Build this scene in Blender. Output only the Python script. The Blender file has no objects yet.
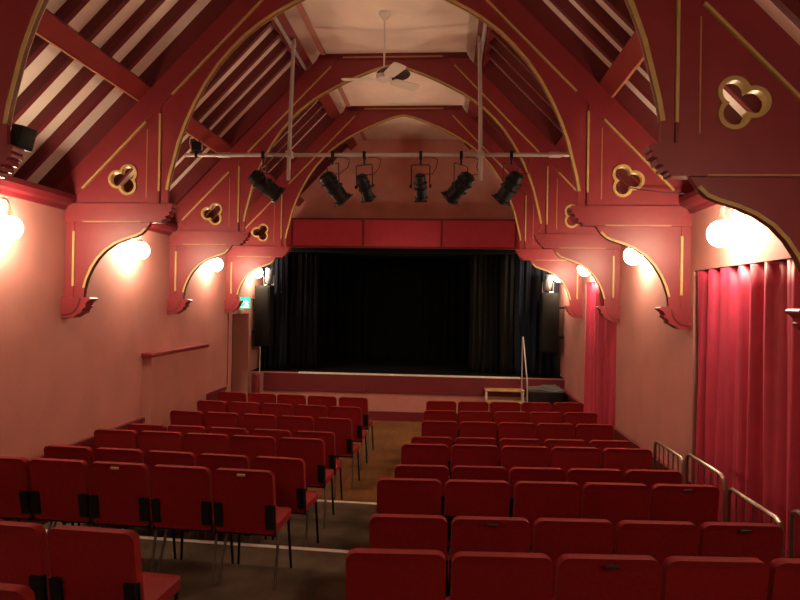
import bpy, bmesh, math, random
from mathutils import Vector, Matrix
from mathutils.geometry import tessellate_polygon
random.seed(7)
S = bpy.context.scene
COL = S.collection
PI = math.pi

# ------------------------------------------------------------------ helpers
class MB:
    """collects shapes into one bmesh"""
    def __init__(self): self.bm = bmesh.new()
    def _face(self, vs):
        try: return self.bm.faces.new(vs)
        except ValueError: return None
    def box(self, a, b, bevel=0.0, seg=2):
        x0, y0, z0 = [min(p, q) for p, q in zip(a, b)]; x1, y1, z1 = [max(p, q) for p, q in zip(a, b)]
        v = [self.bm.verts.new(c) for c in ((x0,y0,z0),(x1,y0,z0),(x1,y1,z0),(x0,y1,z0),(x0,y0,z1),(x1,y0,z1),(x1,y1,z1),(x0,y1,z1))]
        fs = [self._face([v[i] for i in q]) for q in ((0,3,2,1),(4,5,6,7),(0,1,5,4),(1,2,6,5),(2,3,7,6),(3,0,4,7))]
        if bevel > 0:
            es = list({e for f in fs for e in f.edges})
            bmesh.ops.bevel(self.bm, geom=es, offset=bevel, segments=seg, profile=.5, affect='EDGES', clamp_overlap=True)
        return self
    def prism(self, outlines, f0, f1):
        """outlines: list of closed 2D loops (first outer, others holes); f0/f1 map (a,b)->3D for both ends"""
        loops = [[Vector((p[0], p[1], 0)) for p in L] for L in outlines]
        flat = [p for L in loops for p in L]
        va = [self.bm.verts.new(f0(p.x, p.y)) for p in flat]
        vb = [self.bm.verts.new(f1(p.x, p.y)) for p in flat]
        for t in tessellate_polygon(loops):
            self._face([va[i] for i in t]); self._face([vb[i] for i in reversed(t)])
        k = 0
        for L in loops:
            n = len(L)
            for i in range(n):
                j = (i + 1) % n
                self._face([va[k+i], va[k+j], vb[k+j], vb[k+i]])
            k += n
        return self
    def xz(self, outlines, y0, y1):
        return self.prism(outlines, lambda a, b: (a, y0, b), lambda a, b: (a, y1, b))
    def xy(self, outlines, z0, z1):
        return self.prism(outlines, lambda a, b: (a, b, z0), lambda a, b: (a, b, z1))
    def tube(self, pts, r, seg=8, cap=True):
        pts = [Vector(p) for p in pts]; n = len(pts)
        rr = r if isinstance(r, (list, tuple)) else [r] * n
        rings = []; prev = None
        for i, p in enumerate(pts):
            t = (pts[min(i+1, n-1)] - pts[max(i-1, 0)]).normalized()
            if prev is None:
                a = Vector((0,0,1)) if abs(t.z) < .9 else Vector((1,0,0))
                u = t.cross(a).normalized()
            else:
                u = (prev - t * prev.dot(t)).normalized()
            prev = u; w = t.cross(u)
            rings.append([self.bm.verts.new(p + (u*math.cos(2*PI*k/seg) + w*math.sin(2*PI*k/seg)) * rr[i]) for k in range(seg)])
        for i in range(n-1):
            for k in range(seg):
                self._face([rings[i][k], rings[i][(k+1)%seg], rings[i+1][(k+1)%seg], rings[i+1][k]])
        if cap:
            self._face(rings[0][::-1]); self._face(rings[-1])
        return self
    def lathe(self, prof, origin=(0,0,0), axis=(0,0,1), seg=20):
        """prof: list of (radius, distance along axis)"""
        ax = Vector(axis).normalized(); o = Vector(origin)
        a = Vector((0,0,1)) if abs(ax.z) < .9 else Vector((1,0,0))
        u = ax.cross(a).normalized(); w = ax.cross(u)
        rings = []
        for r, h in prof:
            if r < 1e-5: rings.append([self.bm.verts.new(o + ax*h)])
            else: rings.append([self.bm.verts.new(o + ax*h + (u*math.cos(2*PI*k/seg) + w*math.sin(2*PI*k/seg))*r) for k in range(seg)])
        for i in range(len(rings)-1):
            A, B = rings[i], rings[i+1]
            for k in range(seg):
                k2 = (k+1) % seg
                if len(A) == 1 and len(B) == 1: continue
                if len(A) == 1: self._face([A[0], B[k2], B[k]])
                elif len(B) == 1: self._face([A[k], A[k2], B[0]])
                else: self._face([A[k], A[k2], B[k2], B[k]])
        if len(rings[0]) > 1: self._face(rings[0][::-1])
        if len(rings[-1]) > 1: self._face(rings[-1])
        return self
    def bar(self, p0, p1, w, y0, y1):
        """a straight strip in the XZ plane from p0 to p1, width w, between y0 and y1"""
        p0, p1 = Vector(p0), Vector(p1); d = (p1-p0).normalized(); n = Vector((-d.y, d.x)) * w/2
        return self.xz([[p0-n, p1-n, p1+n, p0+n]], y0, y1)
    def xf(self, m):
        bmesh.ops.transform(self.bm, matrix=m, verts=self.bm.verts); return self
    def build(self, name, m, parent=None, smooth=True, angle=35):
        bmesh.ops.remove_doubles(self.bm, verts=self.bm.verts, dist=1e-5)
        bmesh.ops.recalc_face_normals(self.bm, faces=self.bm.faces)
        me = bpy.data.meshes.new(name); self.bm.to_mesh(me); self.bm.free()
        if smooth:
            for p in me.polygons: p.use_smooth = True
            me.set_sharp_from_angle(angle=math.radians(angle))
        me.materials.append(m)
        o = bpy.data.objects.new(name, me); COL.objects.link(o)
        if parent is not None: o.parent = parent
        return o

def tag(o, label, cat, group=None):
    o['label'] = label; o['category'] = cat
    if group: o['group'] = group
    return o
def thing(name, label, cat, loc=(0,0,0), rz=0, group=None):
    o = bpy.data.objects.new(name, None); COL.objects.link(o)
    o.empty_display_size = .1
    o.location = loc; o.rotation_euler = (0,0,rz)
    return tag(o, label, cat, group)
def struct(o):
    o['kind'] = 'structure'; return o
def copy_tree(o, parent=None):
    c = o.copy(); COL.objects.link(c)
    if parent is not None: c.parent = parent
    for ch in list(o.children): copy_tree(ch, c)
    return c

# ------------------------------------------------------------------ materials
def mat(name, col, rough=.6, metal=0, var=.0, scale=6, bump=0, bscale=40, sheen=0, spec=.5, col2=None, emis=None, estr=0, coat=0):
    m = bpy.data.materials.new(name); m.use_nodes = True
    nt = m.node_tree; b = nt.nodes['Principled BSDF']
    b.inputs['Base Color'].default_value = (*col, 1)
    b.inputs['Roughness'].default_value = rough
    b.inputs['Metallic'].default_value = metal
    b.inputs['Specular IOR Level'].default_value = spec
    if sheen:
        b.inputs['Sheen Weight'].default_value = sheen
        b.inputs['Sheen Roughness'].default_value = .4
        b.inputs['Sheen Tint'].default_value = (*[min(1, c*2+.1) for c in col], 1)
    if coat: b.inputs['Coat Weight'].default_value = coat
    if emis:
        b.inputs['Emission Color'].default_value = (*emis, 1); b.inputs['Emission Strength'].default_value = estr
    tc = None
    if var or bump:
        tc = nt.nodes.new('ShaderNodeTexCoord')
    if var:
        n = nt.nodes.new('ShaderNodeTexNoise'); n.inputs['Scale'].default_value = scale; n.inputs['Detail'].default_value = 6
        nt.links.new(tc.outputs['Object'], n.inputs['Vector'])
        r = nt.nodes.new('ShaderNodeValToRGB')
        c2 = col2 or tuple(min(1, c*(1+var)) for c in col)
        r.color_ramp.elements[0].position = .3; r.color_ramp.elements[1].position = .7
        r.color_ramp.elements[0].color = (*[c*(1-var) for c in col], 1); r.color_ramp.elements[1].color = (*c2, 1)
        nt.links.new(n.outputs['Fac'], r.inputs['Fac']); nt.links.new(r.outputs['Color'], b.inputs['Base Color'])
    if bump:
        n2 = nt.nodes.new('ShaderNodeTexNoise'); n2.inputs['Scale'].default_value = bscale; n2.inputs['Detail'].default_value = 4
        nt.links.new(tc.outputs['Object'], n2.inputs['Vector'])
        bp = nt.nodes.new('ShaderNodeBump'); bp.inputs['Strength'].default_value = bump; bp.inputs['Distance'].default_value = .01
        nt.links.new(n2.outputs['Fac'], bp.inputs['Height']); nt.links.new(bp.outputs['Normal'], b.inputs['Normal'])
    return m

M = {}
M['plaster'] = mat('salmon_plaster', (.52, .225, .188), .75, var=.08, scale=2.2, bump=.12, bscale=30)
M['cream'] = mat('cream_plaster', (.92, .81, .68), .8, var=.08, scale=1.5)
M['red'] = mat('red_paint', (.245, .027, .034), .42, var=.08, scale=5)
M['darkred'] = mat('dark_red_paint', (.16, .013, .019), .45, var=.08, scale=5)
M['purlin'] = mat('brown_red_paint', (.22, .022, .02), .5, var=.08)
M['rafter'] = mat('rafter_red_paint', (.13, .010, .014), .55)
M['gold'] = mat('gold_paint', (.52, .375, .125), .45, var=.1, scale=12)
M['palegold'] = mat('worn_gold_paint', (.48, .22, .10), .5, var=.1, scale=12)
M['fabric'] = mat('red_wool_upholstery', (.195, .006, .006), .9, var=.12, scale=60, bump=.15, bscale=400, sheen=.4, spec=.2)
M['legmetal'] = mat('grey_metal', (.15, .135, .115), .4, metal=.8)
M['black'] = mat('black_plastic', (.006, .006, .006), .55, spec=.25)
M['velvet'] = mat('black_stage_cloth', (.004, .004, .004), .95, spec=.1)
M['bluecloth'] = mat('dark_blue_cloth', (.008, .013, .022), .85, spec=.2)
M['greycloth'] = mat('charcoal_cloth', (.007, .007, .005), .9, spec=.2)
M['curtain'] = mat('crimson_curtain', (.46, .028, .070), .6, var=.08, scale=8, sheen=.3)
M['white'] = mat('white_paint', (.75, .70, .60), .5)
M['nosing'] = mat('pale_nosing', (.88, .82, .70), .5)
M['pipe'] = mat('galvanised_pipe', (.50, .46, .43), .45, metal=.35)
M['steel'] = mat('brushed_steel', (.34, .27, .20), .35, metal=.9)
M['brass'] = mat('brass_tag', (.60, .42, .20), .4, metal=.3)
M['darktag'] = mat('dark_tag', (.03, .008, .008), .6)
M['brown'] = mat('brown_door', (.12, .05, .03), .5, var=.1)
M['darkwood'] = mat('dark_wood', (.035, .016, .010), .6)
M['carpet'] = mat('brown_grey_carpet', (.115, .086, .058), .9, var=.35, scale=3, bump=.2, bscale=200, spec=.1)
M['tread'] = mat('pale_wood_tread', (.50, .30, .13), .5, var=.15, scale=9)
M['grey'] = mat('grey_vinyl', (.11, .11, .105), .35, var=.2, scale=4)
M['spk'] = mat('speaker_grey', (.009, .009, .007), .7, spec=.25, var=.2, scale=30)
M['silver'] = mat('silver_metal', (.35, .35, .34), .35, metal=.8, var=.2, scale=30)
M['pink'] = mat('pink_shade', (.55, .25, .19), .6)
M['dirtywall'] = mat('end_wall_paint', (.75, .39, .32), .7, var=.12, scale=2)
M['globe'] = mat('lit_opal_glass', (.9, .85, .75), .3, emis=(1.0, .77, .53), estr=60)
M['exit'] = mat('exit_green', (.0, .35, .18), .4, emis=(.02, .62, .28), estr=1.2)
M['exitw'] = mat('exit_white', (.8, .9, .85), .4, emis=(.65, 1.0, .85), estr=2.4)
M['pelmet'] = mat('crimson_pelmet_paint', (.46, .04, .07), .5, var=.08)
M['cable'] = mat('red_black_cable', (.05, .01, .01), .6)

def wood_floor():
    m = bpy.data.materials.new('parquet_floor'); m.use_nodes = True; nt = m.node_tree; b = nt.nodes['Principled BSDF']
    tc = nt.nodes.new('ShaderNodeTexCoord'); mp = nt.nodes.new('ShaderNodeMapping'); mp.inputs['Rotation'].default_value = (0,0,PI/2)
    nt.links.new(tc.outputs['Object'], mp.inputs['Vector'])
    br = nt.nodes.new('ShaderNodeTexBrick'); br.inputs['Scale'].default_value = 4
    br.inputs['Color1'].default_value = (.27, .135, .040, 1); br.inputs['Color2'].default_value = (.20, .095, .028, 1); br.inputs['Mortar'].default_value = (.10, .045, .016, 1)
    br.inputs['Mortar Size'].default_value = .006; br.inputs['Brick Width'].default_value = 2.2; br.inputs['Row Height'].default_value = .32
    nt.links.new(mp.outputs['Vector'], br.inputs['Vector'])
    n = nt.nodes.new('ShaderNodeTexNoise'); n.inputs['Scale'].default_value = 1.6; n.inputs['Detail'].default_value = 5
    nt.links.new(tc.outputs['Object'], n.inputs['Vector'])
    mx = nt.nodes.new('ShaderNodeMix'); mx.data_type = 'RGBA'; mx.blend_type = 'MULTIPLY'; mx.inputs[0].default_value = .6
    nt.links.new(br.outputs['Color'], mx.inputs[6]); nt.links.new(n.outputs['Color'], mx.inputs[7]); 
    rp = nt.nodes.new('ShaderNodeValToRGB'); rp.color_ramp.elements[0].position = .35; rp.color_ramp.elements[0].color = (.5,.5,.5,1); rp.color_ramp.elements[1].position = .6; rp.color_ramp.elements[1].color = (1.1,1.1,1.1,1)
    nt.links.new(n.outputs['Fac'], rp.inputs['Fac']); nt.links.new(rp.outputs['Color'], mx.inputs[7])
    nt.links.new(mx.outputs[2], b.inputs['Base Color']); b.inputs['Roughness'].default_value = .45
    return m
M['wood'] = wood_floor()

# ------------------------------------------------------------------ the hall shell
HW = 3.245                 # half width
YB, YE = -2.6, 13.55       # back wall, end wall
SY, SZ = 12.75, .95        # stage front, stage height
ZC = 6.02

# floor and raked tiers
struct(MB().box((-HW-.4, YB-.1, -.15), (HW+.4, 16.6, 0)).build('floor', M['wood']))
edges = [[(-3.245, 7.24), (.05, 7.13), (.4, 7.04), (2.93, 7.15)],
         [(-3.245, 5.62), (.05, 5.44), (.4, 5.34), (2.93, 5.46)],
         [(-3.245, 3.92), (.05, 3.79), (.4, 3.70), (2.93, 3.85)]]
for k, e in enumerate(edges):
    poly = [(-3.245, YB), (2.93, YB)] + e[::-1]
    t = struct(MB().xy([poly], .115*k, .115*(k+1)).build('floor_tier', M['carpet'], smooth=False))
    nb = MB()
    strip = [(x, y+.004) for x, y in e] + [(x, y-.055) for x, y in e[::-1]]
    nb.xy([strip], .115*(k+1)-.02, .115*(k+1)+.004)
    nb.build('nosing', M['nosing'], t, smooth=False)
struct(MB().box((-HW, YB, .345), (2.93, 1.75, .46)).build('floor_tier', M['carpet'], smooth=False))
struct(MB().box((-HW, YB, .46), (2.93, .55, .575)).build('floor_tier', M['carpet'], smooth=False))

# left wall with a doorway
DY0, DY1, DZ = 11.62, 12.62, 2.16
wl = MB()
wl.box((-HW-.42, YB, 0), (-HW, DY0, 3.50)); wl.box((-HW-.42, DY1, 0), (-HW, 16.5, 3.50)); wl.box((-HW-.42, DY0, DZ), (-HW, DY1, 3.50))
struct(wl.build('wall_left', M['plaster'], smooth=False))
d = struct(MB().box((-HW-.40, DY0, 0), (-HW-.33, DY1, DZ)).build('door_1', M['brown'], smooth=False))
pn = MB()
for z0, z1 in ((.15, .95), (1.05, 2.0)):
    pn.box((-HW-.335, DY0+.12, z0), (-HW-.32, DY1-.12, z1), .004)
pn.build('door_panel', M['brown'], d)
# right wall with two curtained window openings
W1 = (4.10, 6.255, .06, 2.79); W2 = (8.97, 10.95, .06, 2.83)
wr = MB()
def seg(y0, y1, z0, z1): wr.box((HW, y0, z0), (HW+.42, y1, z1))
seg(YB, W1[0], 0, 3.5); seg(W1[1], W2[0], 0, 3.5); seg(W2[1], 16.5, 0, 3.5)
for w in (W1, W2): seg(w[0], w[1], 0, w[2]); seg(w[0], w[1], w[3], 3.5)
struct(wr.build('wall_right', M['plaster'], smooth=False))
for i, w in enumerate((W1, W2)):
    fr = MB()
    x0, x1 = HW+.26, HW+.32
    fr.box((x0, w[0], w[2]), (x1, w[0]+.07, w[3])); fr.box((x0, w[1]-.07, w[2]), (x1, w[1], w[3]))
    fr.box((x0, w[0]+.07, w[2]), (x1, w[1]-.07, w[2]+.07)); fr.box((x0, w[0]+.07, w[3]-.07), (x1, w[1]-.07, w[3]))
    ym = (w[0]+w[1])/2
    fr.box((x0, ym-.03, w[2]+.07), (x1, ym+.03, w[3]-.07))
    f = struct(fr.build('window_%d' % (i+1), M['white'], smooth=False))
    MB().box((HW+.30, w[0]+.05, w[2]+.05), (HW+.306, w[1]-.05, w[3]-.05)).build('pane', mat('dark_window_glass', (.02,.02,.025), .1), f, smooth=False)
# back and end walls
struct(MB().box((-HW-.42, YB-.2, 0), (HW+.42, YB, 6.2)).build('wall_back', M['plaster'], smooth=False))
struct(MB().box((-HW-.42, YE, 3.59), (HW+.42, YE+.2, 6.3)).build('wall_end', M['dirtywall'], smooth=False))

# ceiling: flat collar ceiling and two boarded slopes with rafters and purlins
c = MB().box((-1.30, YB, ZC), (1.30, YE, ZC+.1)).build('ceiling', M['cream'], smooth=False); struct(c)
for s in (-1,):
    MB().box((s*1.0-.035, YB, ZC-.02), (s*1.0+.035, YE, ZC)).build('shade_strip', M['pink'], c, smooth=False)  # soft shade band along the left ceiling edge, put in as a pink strip
DX, DZv = -.6966, .7175
def sp(s, p, side=1):   # point on the roof section: s along the slope from the wall, p outwards from the principal's lower edge
    return (side*(3.11 + s*DX + p*.7175), 3.55 + s*DZv + p*.6966)
TY = [3.92, 6.334, 8.848, 11.22]
PITCH = (11.22-3.92)/3/7
for side, nm in ((-1, 'left'), (1, 'right')):
    sl = MB().xz([[sp(-.50, .404, side), sp(3.09, .404, side), sp(3.09, .50, side), sp(-.50, .50, side)]], YB, YE).build('ceiling_'+nm, M['cream'], smooth=False); struct(sl)
    k0 = -6
    for k in range(k0, 28):
        y = TY[0] + k*PITCH
        if y > YE-.1: break
        deep = k in (7, 14, 21)          # deepened over a principal, its dark timber standing in for shade in the gap
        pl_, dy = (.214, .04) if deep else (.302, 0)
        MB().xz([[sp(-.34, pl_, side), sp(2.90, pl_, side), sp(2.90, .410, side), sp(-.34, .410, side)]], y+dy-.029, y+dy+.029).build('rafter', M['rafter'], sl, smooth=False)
    MB().xz([[sp(1.16, .21, side), sp(1.345, .21, side), sp(1.345, .33, side), sp(1.16, .33, side)]], YB, YE).build('purlin', M['purlin'], sl, smooth=False)
    MB().xz([[sp(1.145, .212, side), sp(1.162, .205, side), sp(1.162, .25, side), sp(1.145, .25, side)]], YB, YE).build('gilt_line', M['palegold'], sl, smooth=False)
    pu = MB().xz([[sp(2.86, .255, side), sp(3.04, .255, side), sp(3.04, .39, side), sp(2.86, .39, side)]], YB, YE)
    pu.build('purlin', M['purlin'], sl, smooth=False)
    # cornice
    cn = MB()
    prof = [(HW+.01, 3.36), (HW-.03, 3.36), (HW-.05, 3.40), (HW-.09, 3.42), (HW-.12, 3.47), (HW-.12, 3.52), (HW+.01, 3.52)]
    cn.xz([[(side*x, z) for x, z in prof]], YB, YE-.6)
    struct(cn.build('trim_cornice_'+nm, M['darkred'], smooth=False))

# dado / skirting
bl = MB()
bl.box((-HW, YB, 0), (-HW+.035, 8.09, .80)); bl.box((-HW, 10.06, 0), (-HW+.035, 11.22, .80))
bl.box((-HW, YB, .78), (-HW+.055, 8.09, .825)); bl.box((-HW, 10.06, .78), (-HW+.055, 11.22, .825))
struct(bl.build('baseboard_left', M['darkred'], smooth=False))
br_ = MB()
for y0, y1 in ((YB, W1[0]), (W1[1], W2[0]), (W2[1], SY)):
    br_.box((HW-.03, y0, 0), (HW, y1, .70)); br_.box((HW-.05, y0, .69), (HW, y1, .73))
struct(br_.build('baseboard_right', M['darkred'], smooth=False))
# boxed-out half wall with a red ledge on the left
hb = struct(MB().box((-HW, 8.10, 0), (-3.115, 10.04, 1.64)).build('wall_left_boxing', M['plaster'], smooth=False))
MB().box((-HW, 8.06, 1.64), (-3.085, 10.08, 1.695), .008).build('ledge', M['red'], hb)

# ------------------------------------------------------------------ roof trusses
ARCH = [(2.13, 3.43), (2.13, 3.58), (2.105, 3.72), (2.065, 3.88), (2.015, 4.08), (1.94, 4.29), (1.85, 4.49), (1.735, 4.70), (1.60, 4.90),
        (1.46, 5.06), (1.32, 5.20), (1.16, 5.325), (1.0, 5.43), (.83, 5.52), (.66, 5.605), (.48, 5.685), (.30, 5.755), (.15, 5.805), (0, 5.835)]
def offs(pl, w):
    out = []
    for i, p in enumerate(pl):
        a = Vector(pl[max(i-1, 0)]); b = Vector(pl[min(i+1, len(pl)-1)]); t = (b-a).normalized()
        out.append((p[0]+t.y*w, p[1]-t.x*w))
    return out
LOBES = [(2.565, 3.755), (2.685, 3.693), (2.570, 3.622)]
def trefoil(r, side=1, n=72):
    cx = sum(p[0] for p in LOBES)/3; cz = sum(p[1] for p in LOBES)/3
    pts = []
    for k in range(n):
        a = 2*PI*k/n; dx, dz = math.cos(a), math.sin(a); best = 0.03
        for lx, lz in LOBES:
            ox, oz = cx-lx, cz-lz
            b = ox*dx+oz*dz; c_ = ox*ox+oz*oz-r*r; D = b*b-c_
            if D > 0: best = max(best, -b+math.sqrt(D))
        pts.append((side*(cx+best*dx), cz+best*dz))
    return pts
def mir(pl): return [(-x, z) for x, z in pl]
BRACE = [(3.035, 2.43), (3.025, 2.53), (2.995, 2.635), (2.945, 2.745), (2.88, 2.845), (2.80, 2.93), (2.70, 2.998), (2.59, 3.045), (2.48, 3.08), (2.41, 3.11), (2.355, 3.165), (2.31, 3.235)]
HEND = [(2.19, 3.232), (2.175, 3.238), (2.172, 3.258), (2.155, 3.265), (2.135, 3.262), (2.128, 3.283), (2.14, 3.295), (2.125, 3.305), (2.105, 3.302), (2.095, 3.325), (2.102, 3.342), (2.085, 3.348), (2.068, 3.352), (2.065, 3.372), (2.075, 3.385), (2.06, 3.392), (2.055, 3.42), (2.065, 3.432)]
CORB = [(3.25, 2.43), (2.945, 2.43), (2.932, 2.418), (2.935, 2.402), (2.955, 2.393), (2.975, 2.375), (2.985, 2.352), (2.976, 2.34), (2.984, 2.325), (3.005, 2.315), (3.02, 2.295), (3.015, 2.28), (3.033, 2.265), (3.06, 2.255), (3.085, 2.24), (3.12, 2.215), (3.25, 2.205)]

def make_truss():
    T = thing('roof_truss', 'x', 'roof truss', (0, 0, 0))
    h = .018     # half thickness of the boarding
    top = [sp(-.02, .10, 1)]
    outer = [(2.13, 3.43), (3.225, 3.43), sp(-.05, .2), sp(2.95, .2), (1.05, ZC), ]
    poly = [(2.13, 3.43), (3.24, 3.43), (3.24, 3.54), sp(2.95, .16), (.95, ZC-.004), (-.95, ZC-.004)]
    x, z = sp(2.95, .16); poly += [(-x, z), (-3.24, 3.54), (-3.24, 3.43)]
    poly += mir(ARCH) + ARCH[-2:0:-1]
    MB().xz([poly, trefoil(.072), trefoil(.072, -1)], -h, h).build('arch_frame', M['red'], T, smooth=False)
    # collar beam
    MB().xz([[(-1.1, 5.93), (1.1, 5.93), (1.06, ZC-.004), (-1.06, ZC-.004)]], -.035, .035).build('collar_beam', M['darkred'], T, smooth=False)
    g = offs(ARCH[1:], .028); 
    band = ARCH[1:] + mir(ARCH[1:-1])[::-1] + mir(g)[:-1] + g[::-1]
    MB().xz([band], -h-.007, h+.007).build('gilt_edge', M['gold'], T, smooth=False)
    MB().bar((-.72, 5.962), (.72, 5.962), .020, -.042, .042).build('gilt_line', M['palegold'], T, smooth=False)
    for sd in (-1, 1):
        def P(pl): return [(sd*a, b) for a, b in pl]
        MB().xz([P([sp(-.165, 0), sp(3.28, 0), (.76, ZC-.006), sp(3.215, .213), sp(-.20, .213), (3.40, 3.525), (3.24, 3.525)])], -.035, .035).build('principal_rafter', M['red'], T, smooth=False)
        MB().xz([P([(2.225, 3.43), (2.36, 3.43), (2.36, 4.33), (2.225, 4.47)])], -.030, .030).build('post', M['red'], T, smooth=False)
        hb_ = MB().xz([P(HEND + [(3.245, 3.432), (3.245, 3.232)])], -.06, .06).build('hammer_beam', M['red'], T, smooth=False)
        wb = MB().xz([P([(3.245, 2.43)] + BRACE + [(3.245, 3.235)])], -.025, .025).build('wall_bracket', M['red'], T, smooth=False)
        # raised border on the bracket
        MB().xz([P([(3.145, 2.43), (3.245, 2.43), (3.245, 3.235), (3.145, 3.235)])], -.034, .034).build('border', M['red'], wb, smooth=False)
        b2 = offs(BRACE, .024)
        MB().xz([P(BRACE[1:-1] + b2[1:-1][::-1])], -.031, .031).build('gilt_edge', M['gold'], wb, smooth=False)
        cb = MB().xz([P(CORB)], -.075, .075).build('corbel', M['red'], T, smooth=False)
        SC = [(3.05, 2.425), (3.06, 2.385), (3.075, 2.34), (3.10, 2.30), (3.14, 2.27), (3.20, 2.255), (3.24, 2.25)]
        MB().xz([P(SC + offs(SC, .016)[::-1])], -.082, .082).build('scroll_moulding', M['darkred'], cb, smooth=False)
        def line(nm, p, q, w, dep, mm): MB().bar((sd*p[0], p[1]), (sd*q[0], q[1]), w, -dep, dep).build(nm, mm, T, smooth=False)
        line('gilt_line', (2.225, 3.57), (2.225, 4.39), .019, .035, M['gold'])
        line('gilt_line', (3.150, 2.55), (3.150, 3.135), .024, .040, M['gold'])
        line('gilt_line', sp(.06, 0), sp(1.05, 0), .019, .040, M['gold'])
        line('gilt_line', sp(1.45, 0), sp(3.19, 0), .019, .040, M['gold'])
        line('faint_gilt_line', (2.36, 3.50), (2.36, 4.22), .009, .034, M['palegold'])
        line('faint_gilt_line', (2.40, 3.236), (3.04, 3.236), .012, .065, M['palegold'])
        line('shade_bar', (2.225, 3.435), (2.225, 3.565), .018, .034, M['darkred'])  # shaded chamfer stop below the gilt line, put in as a dark red bar
        MB().xz([trefoil(.098, sd), trefoil(.071, sd)], -h-.014, h+.014).build('trefoil_rim', M['gold'], T, smooth=False)
    return T
tr0 = make_truss()
TL = ['red arched roof truss nearest the camera, cut off by both sides of the frame',
      'red arched roof truss second from the camera, just in front of the lighting bar',
      'red arched roof truss third from the camera, behind the lighting bar and fan',
      'red arched roof truss farthest from the camera, framing the stage pelmet']
for i, y in enumerate(TY):
    t = tr0 if i == 0 else copy_tree(tr0)
    t.location = (.008, y + .04, 0); t['label'] = TL[i]; t['group'] = 'arched roof trusses'

# ------------------------------------------------------------------ wall lamps
def make_lamp():
    L = thing('wall_lamp', 'x', 'wall lamp')
    # local frame: wall plane at x=0, room towards -x
    MB().lathe([(.0, 0), (.055, 0), (.055, .012), (.035, .025), (.015, .035), (0, .035)], (0, 0, .12), (-1, 0, 0), 20).build('wall_plate', M['white'], L)
    arm = [(-.02, 0, .12), (-.035, 0, .12), (-.05, 0, .15), (-.055, 0, .20), (-.075, 0, .245), (-.11, 0, .26), (-.145, 0, .245), (-.163, 0, .20), (-.165, 0, .13)]
    m = MB().tube(arm, .015, 10)
    m.tube([(-.055, 0, .20), (-.085, 0, .215), (-.10, 0, .195), (-.09, 0, .175), (-.075, 0, .185)], .010, 8)
    m.build('arm', M['white'], L)
    MB().lathe([(.0, .16), (.02, .16), (.028, .13), (.05, .105), (.055, .09), (.0, .09)], (-.165, 0, 0), (0, 0, 1), 18).build('cap', M['white'], L)
    b = MB(); r = .112
    b.lathe([(r*math.sin(a)*(1 if a else 0), r*math.cos(a)) for a in [PI*k/14 for k in range(15)]], (-.165, 0, 0), (0, 0, -1), 24)
    b.build('globe', M['globe'], L)
    return L
lp0 = make_lamp()
first = True
bays = ['behind the rear rows, added out of view', 'between the two nearest trusses', 'between the second and third trusses', 'between the third and fourth trusses', 'between the last truss and the stage']
for side, nm in ((-1, 'left'), (1, 'right')):
    for i, (y, z) in enumerate(((.55, 3.04), (5.27, 3.04), (7.67, 3.045), (10.30, 3.03), (12.62, 3.01))):  # first pair, out of view, added to light the nearest truss and chair backs
        L = lp0 if first else copy_tree(lp0); first = False
        L.location = (side*HW, y, z); L.rotation_euler = (0, 0, 0 if side == 1 else PI)
        L['label'] = 'lit globe lamp on the %s wall %s' % (nm, bays[i]); L['group'] = 'globe wall lamps'

# ------------------------------------------------------------------ stage
stg = struct(MB().box((-HW, SY, 0), (HW, 16.4, SZ)).build('trim_stage_wall', M['plaster'], smooth=False))
sf = MB(); sf.box((-2.94, SY-.03, .60), (HW, SY, SZ-.02)); sf.box((-2.94, SY-.05, .565), (HW, SY, .61)); sf.build('fascia', M['darkred'], stg, smooth=False)
MB().box((-HW, SY-.04, 0), (HW, SY, .185)).build('skirting', M['darkred'], stg, smooth=False)
MB().box((-2.20, SY-.05, SZ-.02), (2.36, SY+.02, SZ+.012)).build('stage_edge', M['nosing'], stg, smooth=False)
MB().box((-HW, SY+.02, SZ), (HW, 16.4, SZ+.006)).build('stage_floor', M['velvet'], stg, smooth=False)
struct(MB().box((-HW, 16.4, 0), (HW, 16.6, 3.6)).build('wall_stage_back', M['velvet'], smooth=False))
struct(MB().box((-HW, SY+.25, 3.50), (HW, 16.5, 3.58)).build('ceiling_stage', M['velvet'], smooth=False))
struct(MB().box((-HW, 13.75, SZ), (-HW+.03, 16.4, 3.5)).build('wall_stage_left', M['velvet'], smooth=False))
struct(MB().box((HW-.03, 13.75, SZ), (HW, 16.4, 3.5)).build('wall_stage_right', M['velvet'], smooth=False))
t = tag(MB().box((-.87, SY-.09, .56), (-.79, SY-.03, .66), .005).build('socket_box', M['darkred']), 'small dark red box fixed on the stage front', 'box')

pel = thing('stage_pelmet', 'red panelled pelmet board across the top of the stage opening', 'pelmet', (0, 12.55, 3.54))
MB().box((-2.55, -.02, .0), (2.45, .02, .60)).build('board', M['pelmet'], pel, smooth=False)
pb = MB()
for x in (-2.34, -.87, .725, 2.20):
    pb.box((x-.02, -.035, .035), (x+.02, -.018, .565))
pb.box((-2.55, -.04, .565), (2.45, -.018, .60)); pb.box((-2.55, -.04, 0), (2.45, -.018, .035))
pb.build('batten', M['darkred'], pel, smooth=False)
MB().box((-2.55, .02, .56), (2.45, .98, .60)).build('top_board', M['darkred'], pel, smooth=False)

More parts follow.
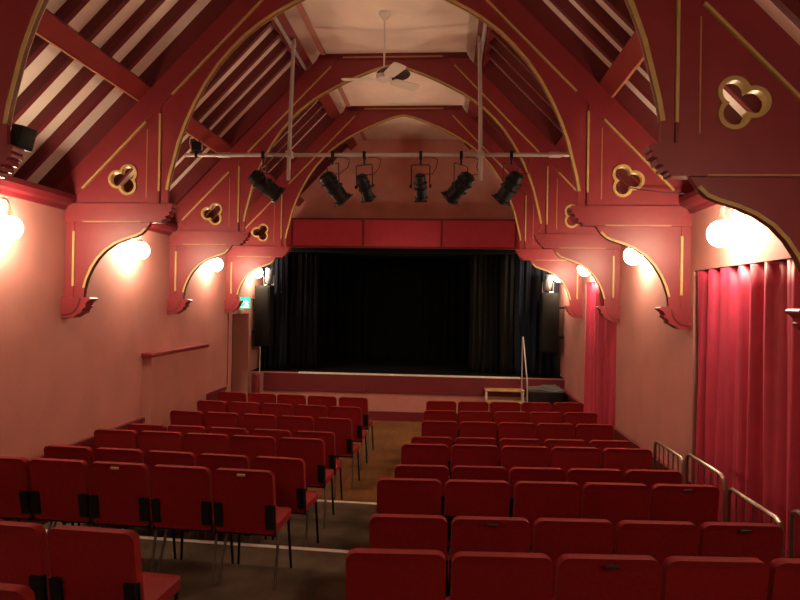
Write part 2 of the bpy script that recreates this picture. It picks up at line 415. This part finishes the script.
def cloth(name, axis, a0, a1, z0, z1, at, folds, amp, m, label, cat, thick=.008, seed=0, flare=0):
    """hanging cloth: folds run along the axis ('x' or 'y')"""
    rnd = random.Random(seed); n = folds*10; nz = 14
    ph = [rnd.uniform(-.9, .9) for _ in range(folds+2)]; am = [rnd.uniform(.6, 1.25) for _ in range(folds+2)]
    bm = bmesh.new(); rows = []
    for j in range(nz+1):
        v = j/nz; row = []
        for i in range(n+1):
            u = i/n; k = u*folds; i0 = int(k); f = k-i0
            p = ph[i0]*(1-f)+ph[i0+1]*f; A = am[i0]*(1-f)+am[i0+1]*f
            dd = amp*A*math.sin(2*PI*k + p + .5*math.sin(3*v+i0))*(1-.25*v) + amp*.35*math.sin(4.7*PI*k+p*2)
            aa = a0+(a1-a0)*u + .02*math.sin(5*v+ph[i0]*3)*(1-v)
            aa = min(max(aa, a0), a1)
            zz = z0+(z1-z0)*v
            row.append(bm.verts.new((aa, at+dd, zz) if axis == 'x' else (at+dd, aa, zz)))
        rows.append(row)
    for j in range(nz):
        for i in range(n): bm.faces.new((rows[j][i], rows[j][i+1], rows[j+1][i+1], rows[j+1][i]))
    bmesh.ops.recalc_face_normals(bm, faces=bm.faces)
    me = bpy.data.meshes.new(name); bm.to_mesh(me); bm.free()
    for p in me.polygons: p.use_smooth = True
    me.materials.append(m)
    o = bpy.data.objects.new(name, me); COL.objects.link(o)
    so = o.modifiers.new('thickness', 'SOLIDIFY'); so.thickness = thick; so.offset = 0
    return tag(o, label, cat)
cloth('stage_curtain', 'x', -2.95, 2.95, SZ+.01, 3.49, 15.6, 26, .05, M['velvet'], 'black backdrop curtain hanging across the rear of the stage', 'curtain', seed=1)
cloth('stage_curtain', 'x', -2.58, -1.95, SZ+.01, 3.49, 13.35, 5, .045, M['velvet'], 'black side curtain at the left edge of the stage opening', 'curtain', seed=2)
cloth('stage_curtain', 'x', 1.35, 1.95, SZ+.01, 3.49, 13.5, 5, .045, M['greycloth'], 'charcoal side curtain inside the right of the stage opening', 'curtain', seed=3)
cloth('stage_curtain', 'x', -3.15, -2.60, SZ+.01, 3.45, 13.25, 5, .04, M['bluecloth'], 'dark blue curtain left of the stage, behind the tall speaker', 'curtain', seed=4)
cloth('stage_curtain', 'x', 1.98, 2.26, SZ+.01, 3.49, 13.25, 2, .035, M['greycloth'], 'narrow charcoal curtain beside the handrail at the right stage edge', 'curtain', seed=5)
cloth('stage_curtain', 'x', 2.28, 3.18, SZ+.01, 3.45, 13.20, 6, .04, M['bluecloth'], 'dark blue curtain right of the stage, behind the tall speaker', 'curtain', seed=6)

def speaker(x0, x1, y, z0, z1, label):
    sx = -1 if x0 < 0 else 1
    T = thing('loudspeaker', label, 'loudspeaker', ((x0+x1)/2, y, z0), group='tall stage speakers')
    w = (x1-x0)/2; h = z1-z0
    MB().box((-w, 0, 0), (w, .32, h), .012).build('cabinet', M['spk'], T)
    MB().box((-w+.025, -.012, .03), (w-.025, .004, h-.03), .006).build('grille', M['spk'], T)
    # bracket to the side wall
    b = MB()
    xw = (sx*HW - (x0+x1)/2)
    for z in (.3, h-.3): b.box((sx*(w-.01), .12, z-.02), (xw, .20, z+.02))
    b.build('wall_arm', M['black'], T, smooth=False)
    return T
speaker(-3.165, -2.84, 12.72, 1.47, 2.745, 'tall dark loudspeaker at the left side of the stage')
speaker(2.765, 3.12, 12.72, 1.48, 2.68, 'tall dark loudspeaker at the right side of the stage')
def can(x, z, label):
    T = thing('par_can', label, 'stage lamp', (x, 12.88, z), group='silver lamps on the speakers')
    MB().lathe([(0, 0), (.06, .0), (.06, .02), (.02, .03), (.02, .06), (0, .06)], (0, 0, 0), (0, 0, 1), 16).build('base', M['black'], T)
    MB().lathe([(0, 0), (.05, .0), (.075, .05), (.08, .12), (.08, .30), (.088, .305), (.088, .325), (0, .325)], (0, .0, .05), (.10, -.12, 1), 18).build('can', M['silver'], T)
    y = MB().tube([(-.095, 0, .02), (-.10, 0, .1), (-.10, -.02, .22)], .008, 6); y.tube([(.115, 0, .02), (.12, 0, .1), (.12, -.02, .22)], .008, 6)
    y.tube([(-.095, 0, .02), (.115, 0, .02)], .008, 6); y.build('yoke', M['silver'], T)
can(-2.92, 2.745, 'small silver lamp standing on the left loudspeaker')
can(2.90, 2.68, 'small silver lamp standing on the right loudspeaker')

# steps up to the stage
stp = thing('stage_steps', 'pale wooden steps leading up to the right of the stage', 'steps', (2.03, 12.2, 0))
for i, (z, y0, y1) in enumerate(((.735, .22, .52), (.535, -.06, .26), (.245, -.34, -.02))):
    MB().box((-.39, y0, z-.035), (.39, y1, z), .006).build('tread', M['tread'], stp)
fr = MB()
for x in (-.36, .36):
    for y, z in ((.50, .70), (.24, .70), (-.04, .50), (-.32, .21)): fr.box((x-.014, y-.014, 0), (x+.014, y+.014, z))
    fr.box((x-.012, -.32, .195), (x+.012, -.04, .21)); fr.box((x-.012, -.04, .485), (x+.012, .24, .50)); fr.box((x-.012, .24, .685), (x+.012, .50, .70))
fr.build('frame', M['white'], stp, smooth=False)
hr = thing('stair_handrail', 'thin bent steel handrail at the right of the stage steps', 'handrail', (2.42, 12.2, 0))
hm = MB().tube([(-.07, .16, 0), (-.07, .16, 1.72), (-.068, .15, 1.79), (-.065, .12, 1.80), (-.06, .07, 1.72), (-.02, -.12, 1.12), (-.01, -.15, 1.0), (-.005, -.16, .85), (0, -.16, 0)], .014, 8)
hm.build('rail', M['pipe'], hr)
hf = MB()
for x, y in ((-.07, .16), (0, -.16)): hf.lathe([(0, 0), (.035, 0), (.035, .008), (.016, .012), (0, .012)], (x, y, 0), (0, 0, 1), 14)
hf.build('foot_plate', M['steel'], hr)

# covered box right of the steps
bx = thing('covered_box', 'black covered box with a wrinkled grey top right of the steps', 'box', (2.815, 12.38, 0))
MB().box((-.33, -.27, 0), (.30, .30, .76), .03, 3).build('box_body', M['black'], bx)
cv = bmesh.new(); nx, ny = 20, 16; g = []
for j in range(ny+1):
    r = []
    for i in range(nx+1):
        u, v = i/nx, j/ny
        z = .79 + .022*math.sin(7*u+3*v)*math.sin(5*v+1) + .05*v*(u > .35)*min(1, (u-.35)*5)*(1 if u < .95 else .4)
        r.append(cv.verts.new((-.34+.65*u, -.28+.59*v, z)))
    g.append(r)
for j in range(ny):
    for i in range(nx): cv.faces.new((g[j][i], g[j][i+1], g[j+1][i+1], g[j+1][i]))
ex = bmesh.ops.extrude_face_region(cv, geom=list(cv.faces))
for v in [e for e in ex['geom'] if isinstance(e, bmesh.types.BMVert)]: v.co.z = .755
h = MB(); h.bm.free(); h.bm = cv
h.build('cover', M['grey'], bx, angle=50)

# things at the left of the stage
fp = thing('corner_post', 'short red double post at the left corner of the stage', 'post', (-3.08, 12.62, 0))
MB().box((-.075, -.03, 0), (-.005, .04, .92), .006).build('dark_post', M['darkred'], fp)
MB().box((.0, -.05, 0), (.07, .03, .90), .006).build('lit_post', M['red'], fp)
tag(MB().tube([(-3.02, 12.70, .93), (-3.02, 12.70, 1.2), (-3.02, 12.70, 1.47)], .010, 8).build('white_conduit', M['white']), 'thin white upright pipe below the left loudspeaker', 'pipe')
tag(MB().tube([(-HW+.008, 11.38, .83), (-HW+.008, 11.38, 1.5), (-HW+.008, 11.38, 2.2)], .008, 6).build('wall_conduit', M['red']), 'thin red conduit on the left wall beside the doorway', 'pipe')

# exit sign above the door: projects from the left wall
es = thing('exit_sign', 'lit green exit sign above the left doorway', 'sign', (-3.06, 11.86, 2.27))
MB().box((-.185, 0, 0), (.09, .05, .23), .004).build('sign_case', M['white'], es)
MB().box((-.12, -.006, .01), (.08, .002, .22)).build('sign_face', M['exit'], es, smooth=False)
fg = MB()
fg.lathe([(0, 0), (.013, 0), (.013, .004), (0, .004)], (.0, -.006, .168), (0, -1, 0), 12)         # running figure
fg.xz([[(-.015, .15), (.015, .155), (.022, .10), (.05, .065), (.04, .05), (.005, .085), (-.03, .04), (-.05, .045), (-.012, .09)]], -.010, -.006)
fg.xz([[(.015, .15), (.05, .125), (.045, .115), (.013, .135)]], -.010, -.006)
fg.xz([[(-.015, .148), (-.05, .12), (-.043, .108), (-.012, .132)]], -.010, -.006)
fg.xz([[(-.09, .02), (.05, .02), (.05, .035), (-.09, .035)]], -.010, -.006)
fg.build('running_figure', M['exitw'], es, smooth=False)
tag(MB().box((-HW, 11.92, 2.175), (-HW+.07, 12.10, 2.255), .01).build('emergency_light', mat('cream_plastic', (.75, .68, .42), .4)), 'small cream box between doorway and exit sign', 'emergency light')

# ------------------------------------------------------------------ lighting bar, fan
BY, BZ = 8.0, 4.345
lb = thing('lighting_bar', 'long grey scaffold bar hung from two poles below the roof', 'lighting bar', (0, BY, BZ))
MB().tube([(-2.66, 0, 0), (0, 0, 0), (2.72, 0, 0)], .026, 12).build('crossbar', M['pipe'], lb)
for sx in (-1, 1):
    MB().tube([(sx*1.205+.0, -.05, 1.50), (sx*1.23, -.05, .5), (sx*1.245, -.05, -.34)], .026, 12).build('pole', M['pipe'], lb)
    MB().tube([(sx*1.20+sx*.05, -1.62, 1.44), (sx*1.20+sx*.05, .80, 1.44)], .024, 12).build('runner', M['pipe'], lb)
    MB().box((sx*1.24-.045, -.085, -.04), (sx*1.24+.045, .035, .04), .008).build('coupler', M['pipe'], lb)
    MB().box((sx*1.225-.04, -.085, 1.40), (sx*1.225+.045, -.01, 1.48), .008).build('coupler', M['pipe'], lb)
for x in (-2.13, 2.18):
    MB().lathe([(0, 0), (.036, 0), (.036, .15), (0, .15)], (x-.07, 0, 0), (1, 0, 0), 14).build('sleeve', M['pipe'], lb)

def spot(a, b, label, rad=.085, twist=0):
    """a: rear end (x,z), b: front end (x,z)"""
    A = Vector((a[0], BY-.02, a[1])); B = Vector((b[0], BY+.17, b[1])); ax = (B-A).normalized(); Lg = (B-A).length; mid = A+ax*Lg*.47
    T = thing('spotlight', label, 'spotlight', (mid.x, BY, BZ), group='spotlights on the bar')
    O = Vector((mid.x, BY, BZ))
    m = MB()
    m.lathe([(0, 0), (rad*.55, .0), (rad*.78, .02), (rad*.82, .06), (rad*.82, .10), (rad*1.0, .11), (rad*1.0, .13), (rad*.86, .14), (rad*.86, Lg*.5), (rad*1.02, Lg*.5+.01), (rad*1.02, Lg*.5+.03), (rad*.86, Lg*.5+.04), (rad*.86, Lg-.04), (rad*1.02, Lg-.035), (rad*1.02, Lg), (rad*.8, Lg), (rad*.78, Lg-.03), (0, Lg-.03)], A-O, ax, 18)
    up = (Vector((0,0,1)) - ax*ax.z).normalized(); sd = ax.cross(up)
    # cooling fins along the top
    for k in range(4):
        c = A-O + ax*(.05+.025*k) + up*rad*.85
        m.tube([c - sd*.04, c + sd*.04], .010, 6)
    m.build('body', M['black'], T)
    fr = MB(); c = B-O
    q = rad*.88
    cs = [c + sd*q + up*q, c - sd*q + up*q, c - sd*q - up*q, c + sd*q - up*q]
    for k in range(4): fr.tube([cs[k], cs[(k+1) % 4]], .008, 6)
    fr.build('gel_frame', M['black'], T)
    k = MB(); hs = Vector((sd.x, sd.y, 0)).normalized(); w = rad+.035; c = mid-O
    top = -.13
    pts = [c + hs*w, Vector((hs.x*w, hs.y*w, top-.01)), Vector((hs.x*(w-.01), hs.y*(w-.01), top)), Vector((-hs.x*(w-.01), -hs.y*(w-.01), top)), Vector((-hs.x*w, -hs.y*w, top-.01)), c - hs*w]
    k.tube(pts, .009, 6)
    k.build('yoke', M['cable'], T)
    for s_ in (-1, 1): MB().lathe([(0, 0), (.022, 0), (.022, .025), (0, .025)], c + hs*s_*(w-.005), hs*s_, 10).build('knob', M['black'], T)
    cp = MB(); cp.box((-.02, -.035, -.05), (.02, .035, .045), .006); cp.tube([(0, 0, -.04), (0, 0, top)], .012, 8); cp.build('clamp', M['black'], T)
    cb = MB(); e = A-O
    cb.tube([e, e*.6 + Vector((.16, -.02, -.10)), Vector((.20, 0, -.16)), Vector((.22, 0, -.06)), Vector((.15, .0, -.028)), Vector((.05, .0, -.03))], .006, 6); cb.build('cable', M['cable'], T)
SP = [((-1.75, 4.09), (-1.43, 3.84)), ((-.78, 4.09), (-.55, 3.78)), ((-.30, 4.08), (-.21, 3.80)), ((.47, 4.09), (.485, 3.80)), ((1.12, 4.08), (.86, 3.81)), ((1.73, 4.10), (1.53, 3.79))]
SN = ['leftmost black spotlight on the bar, tilted steeply to the right', 'second black spotlight from the left on the bar, tilted down to the right',
      'slim black spotlight third from the left on the bar, hanging nearly upright', 'slim black spotlight fourth from the left, pointing straight down',
      'black spotlight second from the right on the bar, tilted to the left', 'rightmost black spotlight on the bar, in front of the arch']
for k, (a, b) in enumerate(SP): spot(a, b, SN[k], (.118, .118, .088, .086, .116, .114)[k])
# small floodlight at the left end of the bar
fl = thing('clamped_floodlight', 'small dark floodlight clamped at the left end of the bar', 'floodlight', (-2.50, BY, BZ))
MB().box((-.05, -.07, .05), (.05, .05, .17), .01).build('housing', M['black'], fl)
MB().box((-.018, -.03, -.03), (.018, .03, .055), .004).build('clamp', M['black'], fl)
MB().tube([(-.07, 0, .06), (-.09, -.02, .16), (-.08, -.03, .22), (.05, -.03, .22), (.08, -.02, .15), (.07, 0, .06)], .008, 6).build('bracket', M['pipe'], fl)

fan = thing('ceiling_fan', 'cream ceiling fan hanging on a long rod from the flat ceiling', 'ceiling fan', (.02, 7.62, 5.24))
fh = ZC-5.24
MB().lathe([(0, fh), (.07, fh), (.075, fh-.02), (.05, fh-.06), (.02, fh-.09), (0, fh-.09)], (0,0,0), (0,0,1), 20).build('canopy', M['white'], fan)
MB().tube([(0,0,fh-.08), (0,0,.06)], .012, 10).build('rod', M['white'], fan)
MB().lathe([(0, .09), (.04, .085), (.09, .05), (.10, .0), (.10, -.05), (.06, -.075), (.0, -.08)], (0,0,0), (0,0,1), 24).build('motor_housing', M['white'], fan)
MB().lathe([(0, .055), (.10, .055), (.20, .03), (.21, .015), (.20, .0), (0, .0)], (.12,0,0), (0,0,1), 28).build('motor_bowl', M['darkwood'], fan)
for a_ in (180, 42, -62):
    a = math.radians(a_)
    b = MB().box((.07, -.025, -.006), (.20, .025, .006), .003)
    prof = [(.13, -.05), (.16, -.07), (.48, -.085), (.52, -.07), (.53, 0), (.52, .07), (.48, .085), (.16, .07), (.13, .05)]
    b.xy([prof], -.005, .005)
    b.xf(Matrix.Translation((0, 0, -.045)) @ Matrix.Rotation(a, 4, 'Z') @ Matrix.Rotation(math.radians(-12), 4, 'X'))
    b.build('blade', M['white'], fan)

# small speaker on the nearest truss
ss = thing('small_speaker', 'small black speaker on the left foot of the nearest truss', 'speaker', (-2.115, 4.05, 3.432))
MB().box((-.055, -.05, .0), (.055, .06, .155), .006).xf(Matrix.Rotation(math.radians(14), 4, 'Y') @ Matrix.Rotation(math.radians(-15), 4, 'Z') @ Matrix.Translation((0,0,.012))).build('cabinet', M['black'], ss)
MB().box((-.05, -.03, 0), (.05, .03, .02)).build('bracket', M['black'], ss)

tag(MB().tube([(2.62, 6.25, 3.60), (2.75, 6.22, 3.57), (2.95, 6.2, 3.545), (3.12, 6.18, 3.53)], .006, 6).build('loose_cable', M['cable']), 'thin dark cable drooping from the trefoil of the second truss on the right', 'cable')

# ------------------------------------------------------------------ red window curtains
cloth('window_curtain', 'y', W1[0]+.01, W1[1]-.09, .075, W1[3]-.01, 3.275, 8, .05, M['curtain'], 'large crimson curtain at the right edge, behind the guard rails', 'curtain', seed=11)
cloth('window_curtain', 'y', W2[0]+.01, W2[1]-.05, .075, W2[3]-.01, 3.275, 6, .05, M['curtain'], 'narrow-looking crimson curtain on the right wall between the third and fourth trusses', 'curtain', seed=12)

# ------------------------------------------------------------------ guard rails on the right edge of the tiers
def rail(y0, y1, ztop, zb, label, bars=True):
    T = thing('guard_rail', label, 'guard rail', (2.97-.0, y0, zb), group='guard rails along the right edge')
    L = y1-y0; H = ztop-zb; r = .06
    pts = [(0, 0, 0), (0, 0, H-r), (0, .018, H-.018), (0, r, H), (0, L-r, H), (0, L-.018, H-.018), (0, L, H-r), (0, L, 0)]
    MB().tube(pts, .016, 8).build('hoop', M['steel'], T)
    MB().tube([(0, 0, .12), (0, L, .12)], .010, 6).build('lower_bar', M['steel'], T)
    n = 6
    for k in range(1, n):
        y = L*k/n
        MB().tube([(0, y, .12), (0, y, H)], .006, 6).build('baluster', M['steel'], T)
rail(5.72, 6.47, 1.075, 0, 'hooped steel guard rail farthest from the camera, with thin uprights')
rail(4.90, 5.64, 1.145, 0, 'hooped steel guard rail second from the far end, before the crimson curtain')
rail(4.10, 4.83, 1.085, 0, 'hooped steel guard rail third from the far end, beside the curtain')
rail(3.24, 3.98, 1.205, 0, 'steel guard rail nearest the camera, cut off by the right frame edge')

# ------------------------------------------------------------------ chairs
def make_chair():
    T = thing('stacking_chair', 'x', 'chair')
    # local frame: y = 0 at the top of the back, chair faces +y, floor z = 0
    W = .232
    def rrect(w, h0, h1, rb, rt, n=6):
        pts = []
        for cx, cz, r, a0 in ((w-rb, h0+rb, rb, -90), (w-rt, h1-rt, rt, 0), (-w+rt, h1-rt, rt, 90), (-w+rb, h0+rb, rb, 180)):
            for k in range(n+1):
                a = math.radians(a0+90*k/n); pts.append((cx+r*math.cos(a), cz+r*math.sin(a)))
        return pts
    def cushion(outline, t0, t1, plane):
        m = MB()
        loop = outline
        if plane == 'xz': m.xz([loop], t0, t1)
        else: m.xy([loop], t0, t1)
        es = [e for e in m.bm.edges if len(e.link_faces) == 2 and abs(e.link_faces[0].normal.dot(e.link_faces[1].normal)) < .3]
        m.bm.normal_update()
        es = [e for e in m.bm.edges if len(e.link_faces) == 2 and abs(e.calc_face_angle(0)) > 1.2]
        bmesh.ops.bevel(m.bm, geom=es, offset=.018, segments=3, profile=.5, affect='EDGES', clamp_overlap=True)
        return m
    tilt = math.radians(9)
    back = cushion(rrect(W, .44, .93, .03, .05), -.028, .028, 'xz')
    # bow the back a little and lean it back: top at y=0
    for v in back.bm.verts:
        v.co.y += -.018*(1-(v.co.x/W)**2)
        v.co.y += math.tan(tilt)*(.93-v.co.z) + .028
    back.build('backrest', M['fabric'], T, angle=60)
    seat = cushion([(x, y) for x, y in rrect(W, .10, .535, .03, .05)], .435, .495, 'xy')
    for v in seat.bm.verts:
        if v.co.z > .46: v.co.z += .012*(1-(v.co.x/W)**2)*(1 if .14 < v.co.y < .52 else .4)
    seat.build('seat', M['fabric'], T, angle=60)
    fr = MB()
    for s in (-1, 1):
        fr.tube([(s*.205, .10, .425), (s*.205, .53, .425)], .011, 8)
        fr.tube([(s*.232, .095, .42), (s*.232, .075, .52), (s*.232, .06, .66)], .009, 8)
    fr.tube([(-.205, .50, .425), (.205, .50, .425)], .011, 8); fr.tube([(-.225, .12, .422), (.225, .12, .422)], .011, 8)
    fr.box((-.03, .12, .40), (.03, .50, .425))
    fr.build('seat_frame', M['black'], T)
    for s in (-1, 1):
        MB().prism([[(.022, .67), (.06, .67), (.095, .485), (.055, .485)]], lambda a, b: (s*.170, a, b), lambda a, b: (s*.232, a, b)).build('back_bracket', M['black'], T)
        MB().tube([(s*.205, .26, .425), (s*.216, .19, .22), (s*.226, .12, .005)], .0115, 8).build('leg', M['legmetal'], T)
        MB().tube([(s*.205, .50, .425), (s*.215, .515, .22), (s*.226, .53, .005)], .0115, 8).build('leg', M['black'], T)
    MB().box((-.232, .30, .40), (-.165, .34, .428)).build('link_clip', M['black'], T)
    return T
ORD = ['first', 'second', 'third', 'fourth', 'fifth', 'sixth', 'seventh', 'eighth', 'ninth']
# per row: tier, list of back-top positions (x, y), row slope
ROWS_R = [('RI', 0, [(.79,9.55),(1.28,9.58),(1.77,9.62),(2.26,9.67),(2.75,9.74)], .085),
          ('RH', 0, [(.78,8.68),(1.27,8.72),(1.77,8.77),(2.26,8.81),(2.75,8.86)], .085),
          ('RG', 0, [(.78,7.90),(1.27,7.93),(1.76,7.95),(2.25,7.98),(2.74,8.01)], .05),
          ('RF', 0, [(.70,6.95),(1.195,6.98),(1.69,7.00),(2.19,7.03),(2.69,7.06)], .055),
          ('RE', 1, [(.65,6.07),(1.14,6.10),(1.63,6.12),(2.12,6.15),(2.62,6.17)], .05),
          ('RD', 1, [(.65,5.27),(1.14,5.30),(1.63,5.32),(2.12,5.35),(2.61,5.38)], .055),
          ('RC', 2, [(.59,4.44),(1.08,4.46),(1.58,4.49),(2.07,4.52),(2.56,4.55)], .055),
          ('RB', 2, [(.63,3.67),(1.12,3.69),(1.61,3.72),(2.10,3.74),(2.59,3.77)], .053),
          ('RA', 3, [(.62,2.85),(1.11,2.87),(1.60,2.90),(2.09,2.93),(2.58,2.96)], .06)]
ROWS_L = [('L8', 0, [(-.60,9.66),(-1.11,9.71),(-1.62,9.77),(-2.12,9.82),(-2.63,9.87)], -.10),
          ('L7', 0, [(-.58,8.78),(-1.09,8.83),(-1.60,8.87),(-2.10,8.91),(-2.61,8.96)], -.085),
          ('L6', 0, [(-.58,7.88),(-1.09,7.94),(-1.60,7.99),(-2.12,8.04),(-2.62,8.08)], -.097),
          ('L5', 0, [(-.65,7.03),(-1.17,7.06),(-1.70,7.09),(-2.21,7.12),(-2.70,7.13)], -.05),
          ('L4', 1, [(-.60,6.15),(-1.11,6.18),(-1.61,6.21),(-2.11,6.24),(-2.61,6.26)], -.05),
          ('L3', 1, [(-.62,5.36),(-1.13,5.39),(-1.64,5.43),(-2.15,5.47),(-2.65,5.50)], -.072),
          ('L2', 2, [(-.66,4.52),(-1.16,4.55),(-1.665,4.58),(-2.165,4.61),(-2.66,4.63)], -.05),
          ('L1', 3, [(-.91,2.95),(-1.42,2.98)], -.05),
          ('L0', 3, [(-1.03,2.33)], -.05)]
ch0 = make_chair(); used = False
TAGS = {('L2', 0): 'brass', ('L2', 2): 'brass', ('RA', 2): 'darktag', ('RB', 1): 'darktag', ('RB', 4): 'darktag', ('RC', 4): 'darktag'}
for rows, block in ((ROWS_R, 'right'), (ROWS_L, 'left')):
    for ri, (code, tier, pts, slope) in enumerate(rows):
        for ci, (x, y) in enumerate(pts):
            c = ch0 if not used else copy_tree(ch0)
            used = True
            c.location = (x, y, .115*tier); c.rotation_euler = (0, 0, math.atan(slope) + random.uniform(-.012, .012))
            if code in ('L1', 'L0'):
                lab = {('L1', 0): 'red chair with bright seat at the aisle, lower left, nearest complete left chair',
                       ('L1', 1): 'red chair in the lower left beside the aisle chair, cut by the frame edge',
                       ('L0', 0): 'red chair of which only the rounded corner shows at bottom left'}[(code, ci)]
            else:
                lab = 'red chair, %s from the aisle, %s row from the stage, %s block' % (ORD[ci], ORD[ri], block)
            c['label'] = lab
            c['group'] = 'red chairs of the %s block' % block
LINK = {}
tagroot = [o for o in COL.objects if o.get('category') == 'chair']
idx = 0
for rows in (ROWS_R, ROWS_L):
    for (code, tier, pts, slope) in rows:
        for ci in range(len(pts)):
            c = tagroot[idx]; idx += 1
            k = TAGS.get((code, ci))
            if k:
                pm = MB().box((-.032, -.028, .893), (.032, -.014, .911), .003)
                t = pm.build('number_tag', M['darktag'] if k == 'darktag' else M['brass'], c)
                t['label'] = 'dark tag on the back' if k == 'darktag' else 'pale metal tag on the back'

# ------------------------------------------------------------------ camera, world, view
yaw, pitch, roll = .07365, .0051, .01677
fwd = Vector((-math.sin(yaw)*math.cos(pitch), math.cos(yaw)*math.cos(pitch), math.sin(pitch)))
rt = Vector((math.cos(yaw), math.sin(yaw), 0)); up = rt.cross(fwd)
r2 = rt*math.cos(roll) + up*math.sin(roll); u2 = up*math.cos(roll) - rt*math.sin(roll)
cam = bpy.data.cameras.new('camera'); co = bpy.data.objects.new('camera', cam); COL.objects.link(co)
mw = Matrix((( r2.x, u2.x, -fwd.x, .829), (r2.y, u2.y, -fwd.y, 0), (r2.z, u2.z, -fwd.z, 2.425), (0,0,0,1)))
co.matrix_world = mw
cam.sensor_width = 36; cam.lens = 620/800*36; cam.clip_start = .05
S.camera = co
w = bpy.data.worlds.new('world'); S.world = w; w.use_nodes = True
w.node_tree.nodes['Background'].inputs['Color'].default_value = (.02, .012, .01, 1)
w.node_tree.nodes['Background'].inputs['Strength'].default_value = .3
S.view_settings.view_transform = 'Standard'; S.view_settings.look = 'None'; S.view_settings.gamma = 1
S.view_settings.use_curve_mapping = False
S.view_settings.exposure = 1.3
